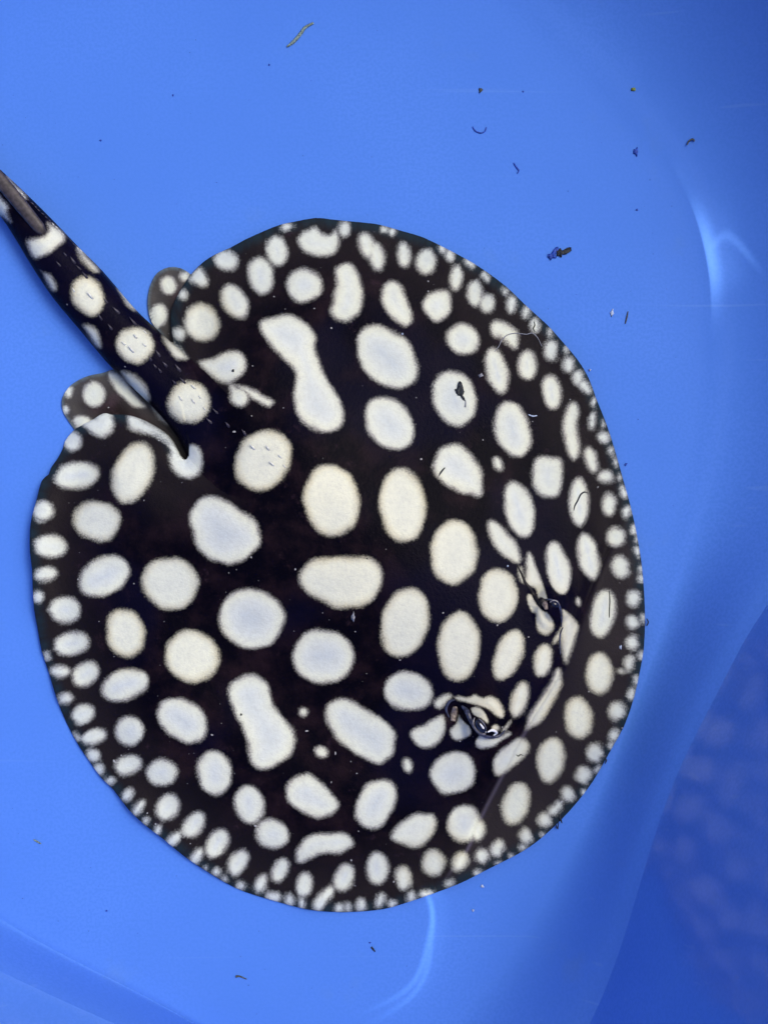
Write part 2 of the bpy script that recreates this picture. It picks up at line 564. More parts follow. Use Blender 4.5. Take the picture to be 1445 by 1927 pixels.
ELL = [(728, 672, 48, 70, -45), (572, 536, 36, 34), (858, 523, 13, 24, 8), (893, 553, 16, 25, 0), (917, 571, 16, 19, 0), (914, 521, 7, 11, -25),
       (871, 638, 34, 30, 20), (934, 698, 22, 46, -15), (992, 686, 19.5, 30), (1037, 738, 20, 33, -8), (855, 750, 42, 56, -18), (964, 808, 35, 54, -15),
       (732, 797, 44, 56, -35), (975, 957, 29, 55, -15), (937, 872, 9, 14, -20), (1089, 945, 20, 47, -3), (1107, 1046, 21, 46, -12),
       (1049, 1069, 24, 52, -12), (854, 1040, 47, 63, 3), (936, 1121, 39, 52, 0), (757, 951, 45, 72, -5), (624, 942, 54, 70, -8), (496, 866, 52, 62, 30),
       (474, 1164, 63, 59, 20), (609, 1236, 59, 53, 0), (762, 1172, 47, 68, 12), (864, 1216, 41, 67, 3), (956, 1231, 27, 51, 22),
       (1021, 1243, 18, 33, 12), (977, 1316, 17, 37, 15), (767, 1301, 49, 38, 15), (571, 1340, 9, 9), (604, 1416, 15, 12, 30), (767, 1440, 11, 16, -10),
       (853, 1454, 46, 40, -25), (708, 1511, 37, 52, 30), (873, 1550, 33, 38), (898, 1562, 17, 22), (512, 1570, 33, 29, 10), (469, 1514, 30, 38, -5),
       (404, 1455, 34, 42, -8), (344, 1355, 54, 38, 35), (361, 1234, 54, 49, 10), (237, 1192, 38, 49, -15), (235, 1289, 48, 30, -18), (321, 1098, 55, 51, 20),
       (197, 1085, 52, 37, -25), (183, 980, 47, 40, 10), (250, 890, 39, 61, 20), (145, 895, 43, 27, -10), (96, 1028, 32, 24, 5), (82, 962, 22, 21),
       (87, 1080, 24, 15, -8), (72, 1124, 12, 13), (122, 1148, 31, 27), (136, 1211, 35, 24, -10), (88, 1234, 9, 9), (114, 1264, 21, 13), (161, 1269, 29, 23, -35),
       (123, 1315, 16, 12, -20), (158, 1344, 24, 19, -25), (178, 1386, 26, 16, -15), (146, 1386, 9, 8), (245, 1376, 29, 30, 30), (176, 1421, 14, 13),
       (186, 1449, 11, 11), (206, 1468, 13, 9, -25), (242, 1440, 28, 21, -20), (305, 1453, 31, 27, -20), (316, 1519, 23, 28, 35), (241, 1495, 10, 15, 30),
       (262, 1519, 10, 19, 35), (275, 1545, 7, 9, 30), (297, 1562, 8, 11, 20), (365, 1553, 20, 29, 35), (326, 1580, 11, 19, 45), (409, 1587, 21, 32, 30),
       (370, 1612, 11, 20, 35), (449, 1623, 19, 28, 30), (387, 1633, 6, 7), (407, 1641, 9, 10, 20), (424, 1655, 6, 7), (454, 1667, 11, 11),
       (491, 1663, 13, 21, 20), (527, 1638, 16, 26, 25), (514, 1688, 14, 12), (545, 1694, 11, 14), (568, 1701, 7, 13), (573, 1664, 17, 24, 10),
       (648, 1652, 20, 29, 25), (610, 1690, 13, 29, 38), (638, 1709, 10, 11), (655, 1708, 7, 11), (709, 1633, 23, 33, -3), (681, 1703, 11, 14),
       (715, 1694, 11, 16, 10), (739, 1701, 10, 7, -20), (759, 1652, 17, 24, -5), (773, 1688, 10, 12), (803, 1682, 16, 9, -10), (815, 1623, 24, 27),
       (866, 1621, 15, 21, 20), (845, 1663, 10, 10), (907, 1610, 15, 15), (936, 1596, 15, 18, 20), (900, 1643, 10, 8), (989, 1573, 15, 18),
       (970, 1512, 27, 43, 15), (1024, 1543, 15, 16), (1044, 1522, 12, 19, 45), (1068, 1494, 15, 17), (1036, 1430, 27, 45, 8), (1097, 1458, 17, 18),
       (1118, 1416, 18, 20), (1088, 1351, 28, 41, -5), (1160, 1338, 18, 20), (1127, 1268, 27, 41), (1134, 1154, 25, 47, 10), (1183, 1248, 12, 16, 10),
       (1168, 1262, 7, 6), (1190, 1208, 14, 16), (1189, 1171, 13, 15), (1209, 1163, 8, 9), (1191, 1126, 15, 17), (1167, 1067, 19, 24, -10), (1158, 1011, 20, 21),
       (1145, 950, 16, 23), (1178, 964, 10, 14, 15), (1173, 925, 8, 14, -15), (1192, 996, 7, 11), (1197, 1014, 5, 8), (1199, 1038, 8, 13, -10),
       (1205, 1070, 7, 9), (1206, 1090, 7, 9), (1207, 1233, 7, 9), (1197, 1281, 8, 11), (1188, 1306, 8, 13, 10), (1155, 1384, 11, 13, 20), (1149, 1404, 7, 9, 20),
       (1124, 1447, 7, 9, 40), (1098, 1491, 8, 9, 40), (1021, 1570, 7, 7), (983, 1594, 9, 9), (962, 1612, 7, 7), (938, 1624, 7, 5),
       (962, 574, 11, 19, 10), (989, 589, 10, 14, 15), (1006, 614, 12, 15, 5), (1034, 627, 7, 11), (1036, 659, 15, 22), (1064, 657, 6, 8), (1070, 687, 12, 17),
       (1087, 710, 12, 14), (1101, 729, 10, 16, -35), (1117, 759, 6, 12, 10), (1114, 792, 9, 19, 5), (1134, 796, 5, 8), (1136, 824, 13, 14, -40),
       (1112, 866, 14, 27, -15), (1139, 896, 17, 15), (1149, 849, 7, 9), (1158, 872, 6, 10, -10), (1165, 896, 5, 8), (949, 547, 7, 8), (883, 495, 9, 13, -45),
       (832, 469, 8, 10, -30), (846, 480, 10, 12, -10), (802, 493, 21, 25), (760, 479, 15, 25, -5), (690, 462, 17, 28, -15), (709, 484, 18, 29, -10),
       (724, 432, 9, 8), (738, 436, 8, 8), (648, 432, 13, 17), (541, 427, 14, 11, -10), (522, 472, 21, 29, -10), (490, 519, 26, 37, -12), (426, 491, 25, 21, 20),
       (442, 568, 25, 38, -30), (380, 607, 34, 37, -15), (338, 627, 15, 14), (344, 554, 11, 11), (450, 748, 20, 21), (136, 830, 19, 21, 10), (1088, 1132, 6, 10, -10),
       (933, 1370, 8, 7), (676, 1380, 30, 40, -45)]
POLY = [
    [(486, 617), (494, 600), (522, 593), (544, 593), (571, 602), (588, 617), (595, 636), (595, 656), (602, 683), (616, 711), (632, 739), (646, 764), (647, 786), (637, 804), (618, 814), (595, 812), (570, 800), (556, 780), (552, 755), (552, 728), (556, 706), (544, 686), (516, 661), (497, 639)],
    [(629, 509), (638, 498), (652, 492), (666, 498), (675, 517), (684, 545), (686, 562), (681, 584), (666, 600), (649, 606), (630, 599), (621, 584), (624, 564), (630, 539)],
    [(715, 556), (722, 537), (738, 527), (752, 533), (766, 556), (775, 584), (776, 606), (763, 616), (747, 606), (727, 586), (716, 570)],
    [(791, 575), (800, 556), (822, 545), (844, 549), (849, 570), (844, 592), (822, 607), (802, 596)],
    [(922, 610), (930, 602), (945, 602), (960, 610), (975, 622), (979, 638), (975, 655), (966, 658), (950, 645), (940, 636), (928, 634), (921, 624)],
    [(850, 835), (875, 841), (894, 860), (907, 890), (911, 921), (903, 937), (878, 931), (850, 920), (830, 905), (815, 885), (816, 860), (828, 842)],
    [(1001, 870), (1012, 858), (1035, 856), (1055, 862), (1060, 880), (1059, 910), (1050, 932), (1035, 938), (1015, 932), (1003, 915), (999, 892)],
    [(1066, 765), (1075, 755), (1087, 758), (1091, 775), (1087, 795), (1088, 815), (1092, 840), (1088, 860), (1078, 867), (1067, 855), (1059, 830), (1057, 805), (1060, 782)],
    [(915, 986), (925, 977), (941, 986), (961, 1006), (972, 1025), (979, 1049), (972, 1060), (952, 1052), (933, 1036), (922, 1019)],
    [(357, 985), (358, 960), (375, 937), (400, 933), (430, 941), (460, 960), (485, 985), (494, 1008), (488, 1030), (465, 1050), (435, 1062), (405, 1060), (380, 1045), (365, 1020)],
    [(560, 1085), (570, 1065), (595, 1052), (640, 1045), (685, 1046), (710, 1060), (719, 1082), (715, 1110), (700, 1132), (665, 1144), (630, 1145), (595, 1130), (570, 1110)],
    [(1050, 1257), (1061, 1284), (1052, 1303), (1021, 1355), (1002, 1371), (988, 1373), (996, 1346), (1017, 1306), (1036, 1278)],
    [(773, 1385), (778, 1372), (795, 1362), (815, 1352), (832, 1346), (838, 1360), (836, 1385), (825, 1400), (805, 1410), (785, 1405)],
    [(612, 1350), (617, 1328), (635, 1315), (660, 1316), (700, 1340), (735, 1368), (745, 1395), (740, 1420), (720, 1438), (700, 1437), (670, 1420), (640, 1400), (620, 1378)],
    [(428, 1310), (435, 1285), (455, 1270), (480, 1270), (500, 1282), (510, 1305), (518, 1330), (535, 1350), (553, 1370), (557, 1395), (548, 1420), (525, 1440), (500, 1450), (480, 1445), (468, 1425), (465, 1395), (455, 1370), (438, 1340)],
    [(926, 1440), (930, 1424), (949, 1402), (974, 1388), (992, 1393), (997, 1408), (986, 1427), (961, 1449), (940, 1461), (929, 1455)],
    [(536, 1492), (546, 1467), (574, 1453), (596, 1459), (618, 1482), (637, 1510), (631, 1529), (606, 1540), (574, 1534), (546, 1516)],
    [(734, 1576), (746, 1551), (771, 1535), (808, 1529), (821, 1540), (821, 1557), (808, 1582), (786, 1597), (761, 1591), (743, 1585)],
    [(556, 1613), (557, 1597), (571, 1579), (596, 1568), (624, 1564), (652, 1565), (666, 1582), (662, 1597), (637, 1607), (606, 1608), (584, 1616), (570, 1624), (560, 1622)],
    [(558, 452), (565, 440), (580, 431), (595, 428), (604, 437), (618, 440), (632, 432), (640, 445), (638, 465), (627, 480), (605, 483), (585, 481), (570, 472)],
    [(377, 500), (394, 530), (385, 542), (370, 538), (354, 524)],
    [(374, 679), (399, 673), (424, 661), (449, 659), (464, 673), (465, 695), (452, 712), (433, 722), (411, 720), (393, 704), (376, 688)],
    [(432, 722), (450, 727), (462, 745), (445, 765), (433, 748)],
    [(440, 723), (467, 726), (505, 748), (516, 758), (505, 767), (486, 758), (458, 740)],
    [(150, 793), (175, 784), (196, 772), (212, 776), (215, 800), (208, 818), (192, 824), (172, 815)],
    [(238, 790), (250, 780), (265, 785), (287, 797), (315, 816), (330, 836), (340, 852), (344, 846), (356, 833), (375, 836), (384, 855), (383, 875), (372, 895), (355, 901), (335, 895), (322, 880), (318, 860), (320, 846), (310, 832), (285, 819), (262, 815), (245, 808)],
    # around the eye nearer the picture's right
    [(975, 1070), (981, 1070), (984, 1085), (983, 1097), (976, 1086)],
    [(994, 1041), (1000, 1046), (1010, 1065), (1020, 1093), (1030, 1127), (1026, 1130), (1018, 1125), (1011, 1127), (1006, 1109), (996, 1103), (989, 1097), (989, 1081), (991, 1060)],
    [(994, 1118), (1002, 1121), (1010, 1136), (1021, 1149), (1030, 1153), (1040, 1169), (1041, 1183), (1033, 1194), (1023, 1196), (1011, 1189), (1008, 1173), (1008, 1155), (999, 1151), (993, 1139), (991, 1128)],
    [(1056, 1146), (1066, 1149), (1079, 1164), (1088, 1179), (1086, 1198), (1079, 1226), (1069, 1249), (1059, 1244), (1054, 1219), (1054, 1189), (1058, 1172)],
    [(1054, 1187), (1055, 1197), (1048, 1207), (1040, 1212), (1042, 1202)],
    # around the eye nearer the picture's bottom
    [(817, 1320), (830, 1308), (845, 1305), (851, 1312), (840, 1325), (828, 1334), (818, 1331)],
    [(855, 1312), (866, 1309), (881, 1311), (893, 1306), (908, 1312), (924, 1309), (939, 1317), (949, 1336), (947, 1352), (932, 1348), (918, 1336), (897, 1328), (876, 1323), (862, 1319)],
    [(862, 1342), (872, 1357), (885, 1371), (885, 1382), (874, 1390), (858, 1393), (848, 1388), (846, 1373), (858, 1361)],
    [(885, 1332), (900, 1330), (912, 1340), (919, 1355), (917, 1362), (905, 1352), (890, 1345)],
    [(895, 1395), (905, 1384), (920, 1389), (940, 1385), (958, 1377), (961, 1383), (945, 1395), (925, 1405), (908, 1409), (897, 1404)],
    [(962, 1354), (959, 1366), (949, 1377), (943, 1378), (949, 1365)],
]
T_ELL = [(357, 758, 42, 41), (254, 648, 36, 35), (167, 558, 31, 39, -25)]
T_POLY = [
    [(48, 458), (55, 447), (80, 444), (91, 433), (86, 422), (91, 416), (111, 430), (122, 447), (111, 463), (91, 480), (72, 488), (58, 480)],
    [(8, 332), (20, 332), (52, 368), (47, 376), (30, 364), (14, 347)],
    [(144, 468), (152, 464), (172, 485), (187, 508), (180, 513), (165, 503), (150, 486)],
    [(219, 541), (240, 556), (262, 582), (256, 586), (245, 581), (231, 566)],
    [(304, 630), (322, 638), (342, 658), (356, 674), (347, 679), (330, 675), (315, 656)],
    [(-10, 360), (12, 376), (20, 390), (17, 400), (22, 420), (0, 408), (-12, 390)],
    [(75, 508), (90, 511), (102, 523), (107, 541), (100, 546), (86, 530)],
    [(153, 610), (172, 611), (185, 625), (191, 652), (183, 652), (168, 632)],
    [(226, 699), (245, 700), (265, 715), (278, 735), (281, 757), (270, 765), (255, 745), (240, 724)],
    [(-90, 270), (-70, 262), (-45, 285), (-55, 300), (-80, 290)], [(-120, 262), (-100, 270), (-75, 305), (-95, 300)],
]
WARM = [(496, 866), (357, 758), (254, 648), (167, 558), (624, 942), (639, 1095), (762, 1172), (864, 1216), (380, 607), (956, 1231), (1036, 1430), (970, 1512), (1088, 1351), (1127, 1268), (361, 1234), (321, 1098), (237, 1192), (183, 980), (250, 890), (854, 1040), (936, 1121), (757, 951), (815, 1623), (1023, 1170), (908, 1312)]


def spots(u, v, ells, polys, margin=60.0):
    out = np.full(u.shape, 90.0)

    def add(sd, m):
        a = out[m]
        k = 4.0                                   # neighbours flow together a little
        h = np.clip(0.5 + 0.5 * (a - sd) / k, 0, 1)
        out[m] = a * (1 - h) + sd * h - k * h * (1 - h)
    for e in ells:
        r = max(e[2], e[3]) + margin
        m = (abs(u - e[0]) < r) & (abs(v - e[1]) < r)
        add(sdf_ell(e, u[m], v[m]), m)
    for p in polys:
        P = catmull(p, 4)
        m = (u > P[:, 0].min() - margin) & (u < P[:, 0].max() + margin) & (v > P[:, 1].min() - margin) & (v < P[:, 1].max() + margin)
        if m.any():
            add(sdf_poly(P, u[m], v[m]), m)
    return out


EYES = [(1040, 1142), (906, 1362)]


def lift(u, v, d, ang):
    w = 5 + 5 * np.sin(ang * 6 + 0.8) + 4 * np.sin(ang * 11 + 2.1)
    w = np.maximum(w, 0) + 20 * np.exp(-((u - 55) / 70) ** 2 - ((v - 1060) / 110) ** 2)
    return w * np.exp(-(d / 55.0) ** 2)


def belly(u, v):
    sdd, sdt = sdf_poly(DISC, u, v), sdf_poly(TAIL, u, v)
    d = np.maximum(-sdd, 0)
    b = 2.5 + lift(u, v, d, np.arctan2(v - 1080, u - 650))
    return np.where((sdt < 0.2) | (sdd > 0.2), 2.5, b)


def ray_height(u, v, full=False):
    """Height of the stingray's back in pixel units."""
    sdd, sdt = sdf_poly(DISC, u, v), sdf_poly(TAIL, u, v)
    d = np.maximum(-sdd, 0)
    ax, ay, bx, by = 430.0, 850.0, 950.0, 1225.0
    t = np.clip(((u - ax) * (bx - ax) + (v - ay) * (by - ay)) / ((bx - ax) ** 2 + (by - ay) ** 2), 0, 1)
    dc = np.hypot(u - ax - (bx - ax) * t, v - ay - (by - ay) * t)
    ang = np.arctan2(v - 1080, u - 650)
    rip = np.sin(ang * 23 + 1.3 * np.sin(ang * 5)) * 2.4 + np.sin(ang * 41 + 2.0) * 1.3
    hd = 6 + 9 * (1 - np.exp(-d / 12)) + 26 * sstep(0, 260, d) + 52 * np.clip(1 - (dc / 320) ** 2, 0, 1) ** 2
    hd = hd + rip * np.exp(-((d - 12) / 40) ** 2)
    hd = hd + 1.6 * np.sin(u / 47.0 + 2 * np.sin(v / 61.0)) * sstep(60, 200, d)
    hd = hd + lift(u, v, d, ang)              # thin margin lifted by the water
    # head ends in a step above the thin front flap
    dl, side = dist_line(RIDGE, u, v)
    inner = side > 0
    hd = hd + np.where(inner, 13 * sstep(0, 22, dl), 0.0) * sstep(40, 120, d)
    hd = hd + 4.0 * np.exp(-(dl / 5.0) ** 2) * sstep(10, 60, d)
    hd = hd - np.where(inner, 0, 9 * np.exp(-(dl / 60.0) ** 2)) * sstep(30, 120, d)
    for (ex, ey) in EYES:
        r = np.hypot(u - ex, v - ey)
        hd = hd + 32 * np.exp(-(r / 30) ** 2)
    for (ex, ey, dp) in ((1012, 1118, 14), (856, 1343, 16)):
        hd = hd - dp * np.exp(-(np.hypot(u - ex, v - ey) / 15) ** 2)
    # puckered skin round eyes and breathing holes
    for (ex, ey) in EYES:
        r = np.hypot(u - ex, v - ey)
        hd = hd + 2.8 * np.sin(r / 4.2 + 2.5 * np.arctan2(v - ey, u - ex)) * np.exp(-((r - 26) / 16) ** 2)
    dt = np.maximum(-sdt, 0)
    q = np.clip(dt / 46.0, 0, 1)
    ht = 16 + 44 * np.sqrt(np.clip(1 - (1 - q) ** 2, 0, 1))
    ht = ht + 12 * (1 - sstep(0, 400, u))
    ax_ = (u - 300) * 0.7 + (v - 700) * 0.7
    ht = np.where(sdd < 0.2, hd + (np.maximum(ht, hd) - hd) * (1 - sstep(40, 210, ax_)), ht)
    hd = np.where(sdd < 0.2, hd, -1e3)
    h = np.where(sdt < 0.2, np.maximum(hd, ht), hd)
    h = np.where(h < -100, 6.0, h)
    if full:
        ist = (sdt < 0.2) & (ht > hd + 0.5)
        return h, sdd, sdt, ist, dl, inner, ang
    return h


def solid(name, sd_fn, box, step, mat, parent, top_fn, bot_fn, attr_fn):
    """Closed solid: a fine back sheet inside an outline, the belly under it and the rim between."""
    us = np.arange(box[0], box[2] + step, step)
    vs = np.arange(box[1], box[3] + step, step)
    U, V = np.meshgrid(us, vs)
    sd = sd_fn(U, V)
    gy, gx = np.gradient(sd, step)
    keep = (np.minimum.reduce([sd[:-1, :-1], sd[1:, :-1], sd[:-1, 1:], sd[1:, 1:]]) < -0.15 * step)
    out = sd > 0
    g2 = np.maximum(gx * gx + gy * gy, 0.25)
    Us, Vs = np.where(out, U - gx / g2 * sd, U), np.where(out, V - gy / g2 * sd, V)
    idx = np.arange(U.size).reshape(U.shape)
    q = np.stack([idx[:-1, :-1][keep], idx[1:, :-1][keep], idx[1:, 1:][keep], idx[:-1, 1:][keep]], 1)
    used = np.unique(q)
    remap = np.full(U.size, -1)
    remap[used] = np.arange(len(used))
    q = remap[q]
    u, v = Us.ravel()[used], Vs.ravel()[used]
    N = len(u)
    zt, zb = top_fn(u, v) * S, bot_fn(u, v) * S
    k = S * (CAMZ - zt) / CAMZ
    X, Y = (u - CU) * k, -(v - CV) * k
    co = np.concatenate([np.stack([X, Y, zt], 1), np.stack([X, Y, np.minimum(zb, zt - 0.0002)], 1)])
    e = np.concatenate([q[:, [0, 1]], q[:, [1, 2]], q[:, [2, 3]], q[:, [3, 0]]])
    key = np.sort(e, 1)
    kk = key[:, 0].astype(np.int64) * N + key[:, 1]
    _, inv, cnt = np.unique(kk, return_inverse=True, return_counts=True)
    b = e[cnt[inv] == 1]
    sideq = np.stack([b[:, 1], b[:, 0], b[:, 0] + N, b[:, 1] + N], 1)
    allq = np.concatenate([q, q[:, ::-1] + N, sideq]).astype(np.int32)
    me = bpy.data.meshes.new(name)
    me.vertices.add(len(co))
    me.vertices.foreach_set("co", co.astype(np.float32).ravel())
    me.loops.add(allq.size)
    me.loops.foreach_set("vertex_index", allq.ravel())
    me.polygons.add(len(allq))
    me.polygons.foreach_set("loop_start", np.arange(0, allq.size, 4, dtype=np.int32))
    me.polygons.foreach_set("use_smooth", np.ones(len(allq), dtype=bool))
    me.update(calc_edges=True)
    me.validate()
    for nm, arr in attr_fn(u, v).items():
        arr = np.concatenate([arr, arr])
        if arr.ndim == 2:
            a = me.attributes.new(nm, 'FLOAT_VECTOR', 'POINT')
            a.data.foreach_set("vector", arr.astype(np.float32).ravel())
        else:
            a = me.attributes.new(nm, 'FLOAT', 'POINT')
            a.data.foreach_set("value", arr.astype(np.float32))
    me.materials.append(mat)
    return link(bpy.data.objects.new(name, me), parent)


ray = bpy.data.objects.new("stingray", None)
ray.location = W(650, 1080, 0.0004)
COL.objects.link(ray)
tag(ray, "black freshwater stingray with round white spots lying flat in the blue tub", "stingray")


def body_attrs(u, v):
    h, sdd, sdt, ist, dl, inner, ang = ray_height(u, v, True)
    disc_s = spots(u, v, ELL, POLY)
    tail_s = spots(u, v, T_ELL, T_POLY)
    on_tail = ist | ((sdt < 0) & (u + v < 1130))
    s = np.where(on_tail, tail_s, disc_s)
    s = np.where(~on_tail & (sdt < 30), np.minimum(s, np.where(u > 315, tail_s, 90)), s)
    edge = np.where(on_tail | (sdt < 0), 300.0, np.maximum(-sdd, 0))
    flap = np.where(inner, 0.0, 1.0) * sstep(0, 8, dl) * sstep(950, 1150, u * 0.6 + v * 0.45)  # mask of the pale water veil painted on the front flap
    warm = np.zeros(u.shape)
    for (a, b) in WARM:
        warm = np.maximum(warm, 1 - sstep(50, 95, np.hypot(u - a, v - b)))
    polar = np.stack([ang * 38, np.maximum(-sdd, 0) * 0.018, np.zeros(u.shape)], 1)
    crisp = np.maximum(np.exp(-(np.hypot(u - 1030, v - 1135) / 62) ** 2), np.exp(-(np.hypot(u - 895, v - 1355) / 62) ** 2))
    ridge_sheen = np.exp(-(dl / 3.2) ** 2) * sstep(1240, 1400, v) * (1 - sstep(1590, 1680, v)) * 0.9  # painted sheen where the water's edge meets the head
    return dict(spot=s, edge=edge, flap=flap, warm=warm, polar=polar, ridge_sheen=ridge_sheen, crisp=crisp)


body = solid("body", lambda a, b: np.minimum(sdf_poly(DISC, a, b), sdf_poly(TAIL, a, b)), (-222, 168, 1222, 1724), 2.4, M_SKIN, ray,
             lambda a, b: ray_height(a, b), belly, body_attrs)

# pelvic fins under the tail root
FIN_A = catmull([(232, 696), (193, 702), (162, 709), (134, 725), (118, 748), (118, 771), (129, 792), (150, 816), (200, 838), (300, 864), (352, 880), (366, 868), (345, 800), (290, 745)], 3)
FIN_B = catmull([(297, 622), (283, 600), (278, 575), (279, 555), (284, 535), (296, 514), (318, 503), (341, 505), (362, 518), (395, 545), (410, 600), (390, 660), (340, 668)], 3)
PA_E = [(177, 742, 23, 24, 0), (130, 737, 9, 13, 0), (125, 771, 8, 10, 0), (156, 795, 20, 14, 20)]
PA_P = [[(203, 704), (222, 701), (242, 724), (264, 752), (275, 766), (255, 767), (235, 752), (214, 730)], [(285, 765), (300, 775), (318, 797), (312, 800), (296, 786)]]
PB_E = [(318, 537, 17, 19, -20), (348, 521, 11, 10, 0), (299, 594, 19, 24, 10)]


def fin(name, P, ells, polys, box):
    def attrs(u, v):
        sd = sdf_poly(P, u, v)
        d = np.maximum(-sd, 0)
        c = P.mean(0)
        ang = np.arctan2(v - c[1], u - c[0])
        return dict(spot=spots(u, v, ells, polys), edge=d * 2.4 + 5.0, crisp=np.full(u.shape, 0.35), ridge_sheen=np.zeros(u.shape), flap=np.zeros(u.shape), warm=np.zeros(u.shape), polar=np.stack([ang * 9, d * 0.02, u * 0], 1))

    def top(u, v):
        d = np.maximum(-sdf_poly(P, u, v), 0)
        return 4.0 + 1.2 * (1 - np.exp(-d / 10)) + (0.9 * np.sin(u / 6 + v / 9) + 1.6 * np.sin(u / 15 - v / 12)) * np.exp(-((d - 14) / 14) ** 2)
    return solid(name, lambda a, b: sdf_poly(P, a, b), box, 2.0, M_FIN, ray, top, lambda a, b: np.full(a.shape, 2.0), attrs)


fa = fin("pelvic_fin", FIN_A, PA_E, PA_P, (112, 690, 372, 890))
fb = fin("pelvic_fin", FIN_B, PB_E, [], (272, 498, 416, 674))
fa["label"] = "translucent grey spotted pelvic fin below the tail"
fb["label"] = "small translucent grey spotted pelvic fin above the tail"


def hz(u, v):
    return float(ray_height(np.array([float(u)]), np.array([float(v)]))[0])


def hzs(pts):
    a = np.array(pts, float)
    return ray_height(a[:, 0], a[:, 1])


# ---- swept strips: folds, hairs, spine
def tube(name, pts, radii, mat, parent=None, z=None, lift=0.0, flat=1.0, sides=8, smooth_n=4, zw=None):
    """Tapered sweep along pixel points lying on the back (z None) or at heights z (pixel units)."""
    P = catmull(pts, smooth_n, closed=False)
    n = len(P)
    if z is None:
        Z = ray_height(P[:, 0], P[:, 1]) + lift
    else:
        Z = np.interp(np.linspace(0, 1, n), np.linspace(0, 1, len(np.atleast_1d(z))), np.atleast_1d(z)) + lift
    R = np.interp(np.linspace(0, 1, n), np.linspace(0, 1, len(radii)), radii)
    C = np.array([W(P[i, 0], P[i, 1], Z[i] * S) for i in range(n)])
    verts, faces = [], []
    up = Vector((0, 0, 1))
    for i in range(n):
        tng = Vector(C[min(i + 1, n - 1)] - C[max(i - 1, 0)]).normalized()
        sd = tng.cross(up).normalized()
        nn = sd.cross(tng).normalized()
        for k in range(sides):
            a = 2 * math.pi * k / sides
            verts.append(Vector(C[i]) + (sd * math.cos(a) + nn * math.sin(a) * flat) * (R[i] * S))
    for i in range(n - 1):
        for k in range(sides):
            k2 = (k + 1) % sides
            faces.append((i * sides + k, i * sides + k2, (i + 1) * sides + k2, (i + 1) * sides + k))
    faces.append(tuple(range(sides))[::-1])
    faces.append(tuple(range((n - 1) * sides, n * sides)))
    return mesh_obj(name, verts, faces, mat, parent)


# ---- eyes, lids, breathing holes
def dome(name, u, v, ru, rv, rot, hgt, mat, parent, sink=0.35, zpx=None):
    """Low ellipsoid sitting in the skin."""
    z0 = (hz(u, v) if zpx is None else zpx)
    c, s = math.cos(math.radians(rot)), math.sin(math.radians(rot))
    verts, faces = [], []
    NA, NB = 20, 9
    for i in range(NB + 1):
        ph = math.pi * i / NB
        for k in range(NA):
            th = 2 * math.pi * k / NA
            a, b, w_ = ru * math.sin(ph) * math.cos(th), rv * math.sin(ph) * math.sin(th), hgt * math.cos(ph)
            x, y = a * c - b * s, a * s + b * c
            verts.append(W(u + x, v + y, (z0 + w_ - hgt * sink) * S))
    for i in range(NB):
        for k in range(NA):
            k2 = (k + 1) % NA
            faces.append((i * NA + k, (i + 1) * NA + k, (i + 1) * NA + k2, i * NA + k2))
    return mesh_obj(name, verts, faces, mat, parent)


e1 = dome("eye", 1043, 1137, 9, 6, 25, 6, M_EYE, ray, 0.1)
i1 = tube("iris", [(1034, 1134), (1040, 1130), (1048, 1132), (1053, 1139)], [0.8, 1.7, 1.7, 0.8], M_IRIS, e1, lift=4.0)
i1.parent = e1
e2 = dome("eye", 904, 1366, 9, 15, -35, 8, M_EYE, ray, 0.1)
tube("iris", [(893, 1350), (890, 1361), (896, 1373), (906, 1381), (914, 1381)], [0.8, 2.6, 3.0, 2.6, 0.8], M_IRIS, e2, lift=5.0)
tube("iris", [(900, 1352), (909, 1360), (915, 1372)], [0.6, 1.8, 0.6], M_IRIS, e2, lift=6.0)
e1["label"] = "right-hand eye, dark and half hidden in folded skin"
e2["label"] = "lower eye, dark and glossy under folded lids"
tube("eyelid", [(868, 1328), (878, 1338), (884, 1352), (893, 1370), (906, 1382), (922, 1387), (940, 1384), (950, 1374)], [1.2, 5.0, 4.2, 2.8, 3.4, 3.4, 2.6, 0.8], M_LID, ray, lift=2.0, flat=0.7)
tube("eyelid", [(1024, 1128), (1034, 1129), (1046, 1133), (1053, 1144), (1056, 1160), (1056, 1180)], [0.8, 2.2, 2.6, 2.4, 2.0, 0.6], M_LID, ray, lift=1.5, flat=0.7)
tube("skin_fold", [(917, 1378), (926, 1374), (934, 1379), (928, 1384)], [1.0, 2.6, 2.4, 1.0], M_PALE, ray, lift=4.0)
tube("skin_fold", [(903, 1362), (909, 1370), (914, 1378)], [0.8, 2.2, 1.0], M_PALE, ray, lift=8.0)
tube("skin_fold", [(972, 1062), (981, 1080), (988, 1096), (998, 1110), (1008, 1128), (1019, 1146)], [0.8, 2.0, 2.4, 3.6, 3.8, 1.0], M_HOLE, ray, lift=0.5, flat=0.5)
tube("skin_fold", [(1054, 1232), (1053, 1212), (1054, 1192), (1059, 1180)], [0.6, 1.6, 1.6, 0.8], M_LID, ray, lift=1.0, flat=0.7)
sp2 = dome("spiracle", 853, 1346, 11, 21, 8, 4, M_HOLE, ray, 0.0)
tube("flap", [(856, 1330), (854, 1343), (852, 1357)], [4.0, 7.5, 4.5], M_SPIR, sp2, lift=4.6, flat=0.35)
sp1 = dome("spiracle", 1022, 1136, 8, 11, -20, 3, M_HOLE, ray, 0.0)
tube("flap", [(1018, 1130), (1024, 1136), (1028, 1147)], [3.0, 5.5, 3.0], M_PALE if False else M_SPIR, sp1, lift=3.6, flat=0.35)
tube("skin_fold", [(845, 1350), (839, 1334), (846, 1320), (856, 1317)], [0.8, 2.4, 2.4, 0.8], M_LID, ray, lift=1.5, flat=0.7)

